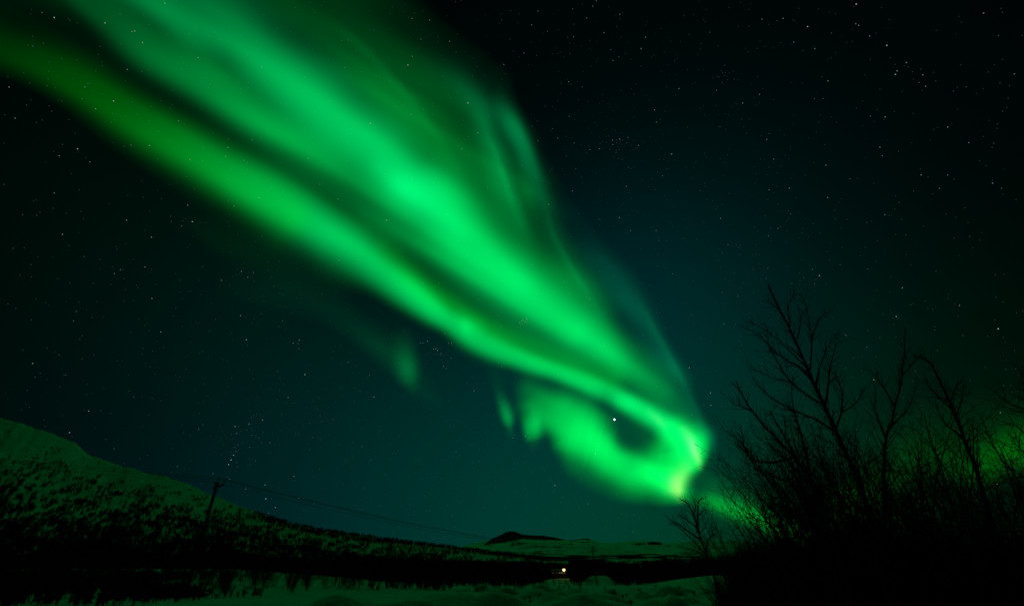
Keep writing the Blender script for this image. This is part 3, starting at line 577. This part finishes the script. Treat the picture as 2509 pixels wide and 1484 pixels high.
def traced_tree(name, limbs, Y0, label, cat, seed, twl=.42, trunk=1):
    """limbs: (radius at foot, lean of the limb towards (-) or away from (+) the viewer, [(u, v), ...]) as seen from the road"""
    r = random.Random(seed); base = None; mt = MB(); mb = MB()
    for i, (rad, lean, pts) in enumerate(limbs):
        pts = np.array(pts, float); s = np.linspace(0, 1, len(pts)); y0 = Y0 if len(limbs[i]) < 4 else limbs[i][3]
        P = at(pts[:, 0], pts[:, 1], y0+lean*s)
        if i < trunk:
            # carry the stem down to the snow
            d = P[0]-P[1]; d = d/abs(d[2]); gz = float(ground_h(P[0, 0], P[0, 1]))-.1; n = 5; k = np.linspace(1, 0, n+1)[:-1][:, None]
            P = np.vstack([P[0]+np.array([d[0]*.6, d[1]*.6, -1])*(P[0, 2]-gz)*k, P])
        Q = _spline(P, 4); Q = Q+np.cumsum(np.array([[r.gauss(0, .003) for _ in range(3)] for _ in Q]), 0)*.6
        t = np.linspace(0, 1, len(Q)); R_ = rad*.98*(1-.80*t**.9)
        Q = np.vstack([Q, Q[-1]+nz(Q[-1]-Q[-2])*.05]); R_ = np.append(R_, rad*.05)
        (mt if i < trunk else mb).tube(Q, R_, 8 if i < trunk else 6)
        L = np.linalg.norm(np.diff(Q, axis=0), axis=1).sum(); c = int(L/.062)
        for j in range(c):
            q = (.22+.76*(j+r.random())/c) if i >= trunk else (.40+.58*(j+r.random())/c)
            x = q*(len(Q)-2); i0 = int(x); pp = Q[i0]*(1-(x-i0))+Q[i0+1]*(x-i0); dl = nz(Q[i0+1]-Q[i0])
            twig(mb, r, pp, side_dir(dl, r.uniform(.40, .8), r), twl*r.uniform(.35, 1.25)*(1.15-.6*q), max(.0034, rad*(1-.8*q)*.45) if rad < .02 else max(.0038, min(.008, rad*(1-.8*q)*.35)), 1 if r.random() < .6 else 0, .55, 4, True, .085)
        if base is None: base = Q[0]
    o = empty(name, base)
    for mm, nm, mat in ((mt, 'trunk', BARK), (mb, 'branches', TWIG)):
        mm.V = [v-base for v in mm.V]; mm.build(nm, mat, o)
    tag(o, label, cat); return o
traced_tree('bare_tree', [
 (.048, .5, [(2185, 1484), (2150, 1350), (2125, 1255), (2104, 1176), (2071, 1112), (2048, 1059), (2023, 1003), (1998, 950), (1979, 907), (1955, 851), (1942, 821), (1926, 788), (1909, 759), (1896, 732), (1884, 700)]),
 (.013, .5, [(1985, 905), (1988, 851), (1988, 825), (1982, 792), (1974, 752), (1962, 722)]),
 (.010, .3, [(1990, 828), (2002, 795), (2016, 772), (2041, 754)]),
 (.010, -.3, [(1953, 830), (1959, 798), (1962, 762)]),
 (.011, -.4, [(1935, 800), (1931, 752), (1946, 717)]),
 (.017, -.6, [(2001, 950), (1962, 901), (1926, 881), (1896, 858), (1863, 821), (1830, 805)]),
 (.011, .3, [(1975, 899), (1929, 854), (1889, 818), (1853, 795), (1840, 788)]),
 (.018, .5, [(2046, 1056), (1995, 1026), (1946, 1006), (1896, 980), (1863, 953), (1843, 930)]),
 (.016, -.2, [(2017, 990), (1975, 966), (1936, 933), (1909, 891), (1886, 848), (1878, 808)]),
 (.010, .3, [(1938, 935), (1896, 927), (1863, 910), (1838, 900)]),
 (.016, -.5, [(2046, 1052), (2061, 1009), (2064, 973), (2058, 937), (2048, 910)]),
 (.010, .3, [(2062, 1010), (2100, 983), (2114, 947)]),
 (.016, .6, [(2020, 998), (2028, 943), (2031, 904), (2041, 864), (2048, 818)]),
 (.010, -.4, [(1998, 950), (2015, 884), (2028, 851), (2046, 824)]),
 (.012, .4, [(1910, 760), (1893, 748), (1876, 735)]),
], 5.6, 'tallest bare tree of the thicket, its dark trunk leaning left across the sky', 'tree', 3, .36)
traced_tree('bare_tree', [
 (.034, .4, [(2080, 1440), (2040, 1320), (1985, 1180), (1940, 1115), (1903, 1075), (1873, 1046), (1840, 1003), (1817, 966), (1804, 933)]),
 (.012, -.4, [(1842, 1006), (1815, 996), (1790, 983)]),
 (.016, .5, [(1990, 1182), (1962, 1066), (1946, 1009), (1940, 960), (1943, 917)]),
 (.014, .4, [(1985, 1190), (1920, 1120), (1880, 1090), (1840, 1060)]),
 (.013, -.5, [(1955, 1130), (1900, 1030), (1886, 1004)]),
 (.014, -.5, [(1940, 1120), (1880, 1130), (1830, 1110), (1812, 1040)]),
 (.012, .3, [(2010, 1240), (1930, 1180), (1850, 1150), (1800, 1090)]),
], 5.0, 'slanting bare tree reaching farthest left out of the thicket', 'tree', 5, .27)
traced_tree('bare_tree', [
 (.032, .2, [(2172, 1440), (2164, 1300), (2162, 1150), (2170, 1066), (2183, 1042), (2193, 993), (2206, 950), (2211, 904), (2216, 864), (2218, 805)]),
 (.011, .4, [(2209, 920), (2239, 887), (2256, 868)]),
 (.013, -.4, [(2192, 995), (2170, 957), (2150, 930), (2137, 910)]),
 (.012, .4, [(2182, 1045), (2226, 996), (2246, 937)]),
 (.010, -.3, [(2204, 955), (2201, 915), (2198, 895)]),
 (.012, -.5, [(2170, 1070), (2145, 1010), (2146, 950)]),
], 6.6, 'upright bare tree with a forked top standing in the middle of the thicket', 'tree', 7, .36)
traced_tree('bare_tree', [
 (.040, .2, [(2445, 1470), (2425, 1280), (2394, 1161), (2371, 1105), (2351, 1049), (2338, 1009), (2322, 976), (2302, 930), (2282, 891), (2260, 870)]),
 (.014, -.5, [(2335, 1006), (2292, 966), (2262, 930)]),
 (.011, .4, [(2328, 985), (2340, 950), (2344, 930)]),
 (.011, .5, [(2342, 1018), (2355, 980), (2361, 957)]),
 (.013, -.4, [(2360, 1075), (2310, 1030), (2290, 985)]),
 (.012, .4, [(2400, 1180), (2393, 1110), (2395, 1045)]),
], 5.9, 'bare tree with a pointed broken top leaning left at the right of the thicket', 'tree', 9, .34)
traced_tree('bare_tree', [
 (.040, .2, [(2700, 1480), (2660, 1300), (2620, 1160), (2585, 1060), (2560, 960), (2540, 890)]),
 (.016, -.4, [(2590, 1075), (2530, 1015), (2480, 990), (2450, 972)]),
 (.016, .4, [(2615, 1145), (2540, 1090), (2500, 1050), (2465, 1035)]),
 (.014, .5, [(2570, 1000), (2520, 940), (2498, 920)]),
 (.014, -.4, [(2630, 1190), (2560, 1130), (2500, 1100), (2478, 1070)]),
 (.013, -.2, [(2580, 1050), (2520, 985), (2475, 965)]),
 (.013, .2, [(2650, 1260), (2560, 1180), (2490, 1160), (2455, 1120)]),
], 5.2, 'bare tree reaching in with thin branches from the right edge', 'tree', 12, .5)
# the small birch that stands free at the left end of the thicket
traced_tree('birch_tree', [
 (.105, .6, [(1752, 1420), (1742, 1387), (1733, 1364), (1729, 1349), (1716, 1319), (1708, 1291), (1709, 1261), (1710, 1231), (1719, 1219)]),
 (.050, -.8, [(1709, 1296), (1706, 1286), (1694, 1251), (1679, 1229), (1664, 1222)]),
 (.050, .9, [(1718, 1322), (1686, 1301), (1664, 1284), (1646, 1279)]),
 (.040, -.9, [(1707, 1290), (1679, 1271), (1664, 1258)]),
 (.045, .7, [(1730, 1350), (1734, 1324), (1742, 1314), (1756, 1309)]),
 (.040, -.8, [(1738, 1376), (1710, 1352), (1689, 1344), (1661, 1336)]),
 (.030, .5, [(1709, 1262), (1722, 1252), (1732, 1248)]),
 (.030, -.5, [(1699, 1262), (1704, 1240), (1700, 1222)]),
 (.028, .5, [(1712, 1308), (1726, 1290), (1730, 1275)]),
], 24.0, 'small wide-branched birch standing free at the left end of the black thicket', 'birch tree', 15, .95)

def bush(seed, H, n, spread, rad, lv=2, sub=.19, wig=.13):
    r = random.Random(seed); ms, mb = MB(), MB()
    for i in range(n):
        a = r.uniform(0, 6.283); p = np.array([.22*spread*math.cos(a)*r.random(), .22*spread*math.sin(a)*r.random(), -.1]); tilt = r.uniform(.05, .42)*spread
        d = nz(np.array([math.cos(a)*tilt, math.sin(a)*tilt, 1.0])); L = H*r.uniform(.62, 1.05); k = 9; P = [p]; dd = d
        for j in range(k): dd = nz(dd+np.array([r.gauss(0, wig), r.gauss(0, wig), .05])); P.append(P[-1]+dd*L/k)
        P = np.array(P); rr = rad*r.uniform(.6, 1.1); ms.tube(P, rr*(1-.85*np.linspace(0, 1, k+1)), 5)
        c = int(L/sub)
        for j in range(c):
            q = .15+.82*(j+r.random())/c; x = q*k; i0 = min(k-1, int(x)); pp = P[i0]*(1-(x-i0))+P[i0+1]*(x-i0); dl = nz(P[i0+1]-P[i0])
            twig(mb, r, pp, side_dir(dl, r.uniform(.45, 1.15), r), H*r.uniform(.10, .30)*(1.15-.55*q), max(.0042, rr*(1-.8*q)*.36), lv-1, .12, 3, False)
    o = empty('willow_bush'); ms.build('stems', BARK, o); mb.build('twigs', TWIG, o); return o
protos = [bush(100+i, 3.6, 13, .72, .022, 2, .18, .11) for i in range(3)]; wide = [bush(120+i, 3.6, 13, 1.1, .022, 2, .17, .17) for i in range(4)]
used = set()
def put(proto_list, name, i, loc, rz, sc, label, cat, group):
    p = proto_list[i % len(proto_list)]
    o = p if id(p) not in used else copy_tree(p); used.add(id(p))
    o.name = name; o.location = loc; o.rotation_euler = (0, 0, rz); o.scale = sc; tag(o, label, cat, group); return o
k = 0
for u, Y, s in [(1835, 9.5, .66), (1880, 8.6, .78), (1890, 10.5, .9), (1962, 7.6, .86), (1960, 9.4, 1.05), (2000, 8.2, 1.0), (2030, 10.4, 1.15), (2060, 7.2, .95), (2105, 9.0, 1.1), (2140, 7.8, 1.05), (2165, 10.5, 1.2), (2205, 8.3, 1.05), (2240, 7.0, .98), (2270, 9.6, 1.15), (2310, 8.0, 1.08), (2350, 10.2, 1.25), (2385, 7.4, 1.0), (2420, 9.0, 1.08), (2465, 7.8, .98), (2500, 9.8, 1.1), (2560, 8.0, 1.05), (2640, 9.0, 1.1), (2150, 6.2, .80), (2262, 6.0, .86), (2340, 6.1, .86), (2470, 5.8, .84), (1920, 6.6, .78), (2250, 11.5, 1.3), (2090, 12.0, 1.3), (1950, 12.2, 1.15)]:
    b = at(u, 1484, Y); z = float(ground_h(b[0], b[1]))
    put(protos if u < 2140 else wide, 'willow_bush', k, (b[0], b[1], z), rng.random()*6.28, (s*1.1*rng.uniform(.9, 1.05),)*2+(s*np.interp(u, [1780, 1900, 2000], [.86, .98, 1.20]),), 'dense dark leafless bush in the black thicket at lower right', 'bush', 'bushes of the thicket'); k += 1
# low fan of stems left of the thicket, and the bush at its foot
fan = [bush(140+i, 2.0, 13, .50, .013, 1, .24, .05) for i in range(2)]
for i, (u, Y, s, lab) in enumerate([(1808, 11.5, 1.06, 'low fan of bare stems between the small birch and the black thicket'), (1846, 10.2, 1.12, 'bare fan of stems at the left edge of the thicket, right of the smaller fan'), (1775, 13.5, .95, 'low dark bush at the foot of the small birch'), (1735, 9.0, .70, 'low twiggy bush in front of the snow at the left foot of the thicket')]):
    b = at(u, 1484, Y); z = float(ground_h(b[0], b[1])); o = put(fan, 'willow_bush', i, (b[0], b[1], z), rng.random()*6.28, (s, s, s), lab, 'bush', None)
# matted undergrowth filling the foot of the thicket
rr_ = random.Random(77); Vs, Fs = [], []
NB = 30000
uu_ = rng.uniform(0, 1, NB)**.9; Yb = rng.uniform(5.0, 13.5, NB)
lu = 1752+uu_*1000
bp = at(lu, np.full(NB, 1484.0), Yb); zg = ground_h(bp[:, 0], bp[:, 1])
top = 1.7+.034*Yb+.14*(fbm(lu*.02, Yb*.4, 61, 3)-.5)*2-1.0*np.clip((1850-lu)/95, 0, 1)*(.7+.6*fbm(lu*.05, Yb*.9, 63, 2))
z0 = zg+(top-zg)*rng.random(NB)**.85*.9
ang = rng.uniform(0, 6.283, NB); el = rng.normal(1.0, .45, NB); Ln = rng.uniform(.25, .6, NB); z0 = np.where((lu < 1800) & (rng.random(NB) < .45), zg+.05, z0)
d = np.stack([np.cos(ang)*np.cos(el), np.sin(ang)*np.cos(el), np.abs(np.sin(el))], -1)
s_ = np.cross(d, rng.normal(size=(NB, 3))); s_ /= np.linalg.norm(s_, axis=1, keepdims=True); wd = rng.uniform(.006, .016, NB)[:, None]
p = np.stack([bp[:, 0], bp[:, 1], z0], -1); tip = p+d*Ln[:, None]; mid = p+d*Ln[:, None]*.5+rng.normal(0, .02, (NB, 3))
V = np.stack([p-s_*wd*.5, p+s_*wd*.5, mid-s_*wd*.5, mid+s_*wd*.5, tip], 1).reshape(-1, 3); i5 = np.arange(NB)[:, None]*5
F = np.concatenate([i5+[0, 1, 3], i5+[0, 3, 2], i5+[2, 3, 4]])
tag(link('undergrowth', raw_mesh('undergrowth', V, F, 3, False), TWIG), 'black matted brushwood filling the lower right corner', 'undergrowth', kind='stuff')

# birch shrubs hedging the snow field: open stems below, close twigs above
def shrub(seed, H, n, tw):
    r = random.Random(seed); ms, mb = MB(), MB()
    for i in range(n):
        a = r.uniform(0, 6.283); tilt = r.uniform(.05, .5); p = np.array([.25*math.cos(a), .25*math.sin(a), -.15]); dd = nz(np.array([math.cos(a)*tilt, math.sin(a)*tilt, 1])); L = H*r.uniform(.7, 1.02); k = 6; P = [p]
        for j in range(k): dd = nz(dd+np.array([r.gauss(0, .12), r.gauss(0, .12), .06])); P.append(P[-1]+dd*L/k)
        P = np.array(P); ms.tube(P, .045*r.uniform(.6, 1.2)*(1-.8*np.linspace(0, 1, k+1)), 5)
        for j in range(tw):
            q = .28+.70*r.random(); x = q*k; i0 = min(k-1, int(x)); pp = P[i0]*(1-(x-i0))+P[i0+1]*(x-i0); dl = nz(P[i0+1]-P[i0])
            twig(mb, r, pp, side_dir(dl, r.uniform(.5, 1.2), r), H*r.uniform(.12, .30), .017, 1, .15, 3, False)
    o = empty('birch_shrub'); ms.build('stems', BIRCH, o); mb.build('twigs', TWIG, o); return o
shp = [shrub(200+i, 3.4, 6, 15) for i in range(4)]
k = 0
def hedge(u, Y, H, label, group):
    global k
    x = at(u, 1440, Y)[0]; z = float(ground_h(x, Y)); s = H/3.4; q = rng.uniform(.85, 1.2)
    put(shp, 'birch_shrub', k, (x, Y, z), rng.random()*6.28, (s*q, s*q, s), label, 'shrub', group); k += 1
def low_at(u): return 1300 < u < 1396
for i in range(74):                                  # the hedge, left to right along the far side of the snow field
    u = -60+i*1150/74+rng.uniform(-8, 8); hedge(u, np.interp(u, [-60, 600, 1100], [50, 84, 92])+rng.uniform(-14, 22), rng.uniform(2.7, 3.6)*np.interp(u, [-60, 600, 1100], [1.15, 1.0, .95]), 'dark leafless birch shrub in the hedge left of the distant pole', 'hedge shrubs left of the distant pole')
for i in range(26):
    u = 1085+i*13.5+rng.uniform(-5, 5); hedge(u, np.interp(u, [1085, 1440], [84, 136])+rng.uniform(-4, 12), (1.55 if low_at(u) else rng.uniform(3.2, 4.2))*np.interp(u, [1085, 1440], [.9, 1.15]), 'dark leafless birch shrub in the hedge left of the distant pole', 'hedge shrubs left of the distant pole')
for i in range(54):
    u = 1498+i*7.2+rng.uniform(-4, 4); Y = np.interp(u, [1498, 1880], [146, 112])+rng.uniform(-4, 16); hedge(u, Y, rng.uniform(4.6, 6.2), 'dark leafless birch shrub in the hedge right of the distant pole', 'hedge shrubs right of the distant pole')
for i in range(96):                                  # lone shrubs standing out in the snow in front of the hedge
    u = -40+1120*rng.random()**1.5; Y = np.interp(u, [-40, 1100], [29, 56])+rng.uniform(-3, 14); hedge(u, Y, rng.uniform(1.2, 2.3), 'low leafless shrub standing in the snow in front of the left hedge', 'low shrubs in the snow in front of the hedge')
for i in range(30):                                  # scattered many-stemmed shrubs where the snow meets the hedge
    u = rng.uniform(640, 1310); Y = np.interp(u, [640, 1310], [50, 62])+rng.uniform(-4, 8); hedge(u, Y, rng.uniform(1.7, 2.5), 'bare many-stemmed shrub standing in the snow just behind the ploughed bank', 'many-stemmed shrubs behind the ploughed bank')
for i in range(46):                                  # the hedge is two and three deep at its left end
    u = rng.uniform(-60, 620); hedge(u, rng.uniform(50, 76), rng.uniform(2.2, 3.2), 'dark leafless birch shrub in the hedge left of the distant pole', 'hedge shrubs left of the distant pole')
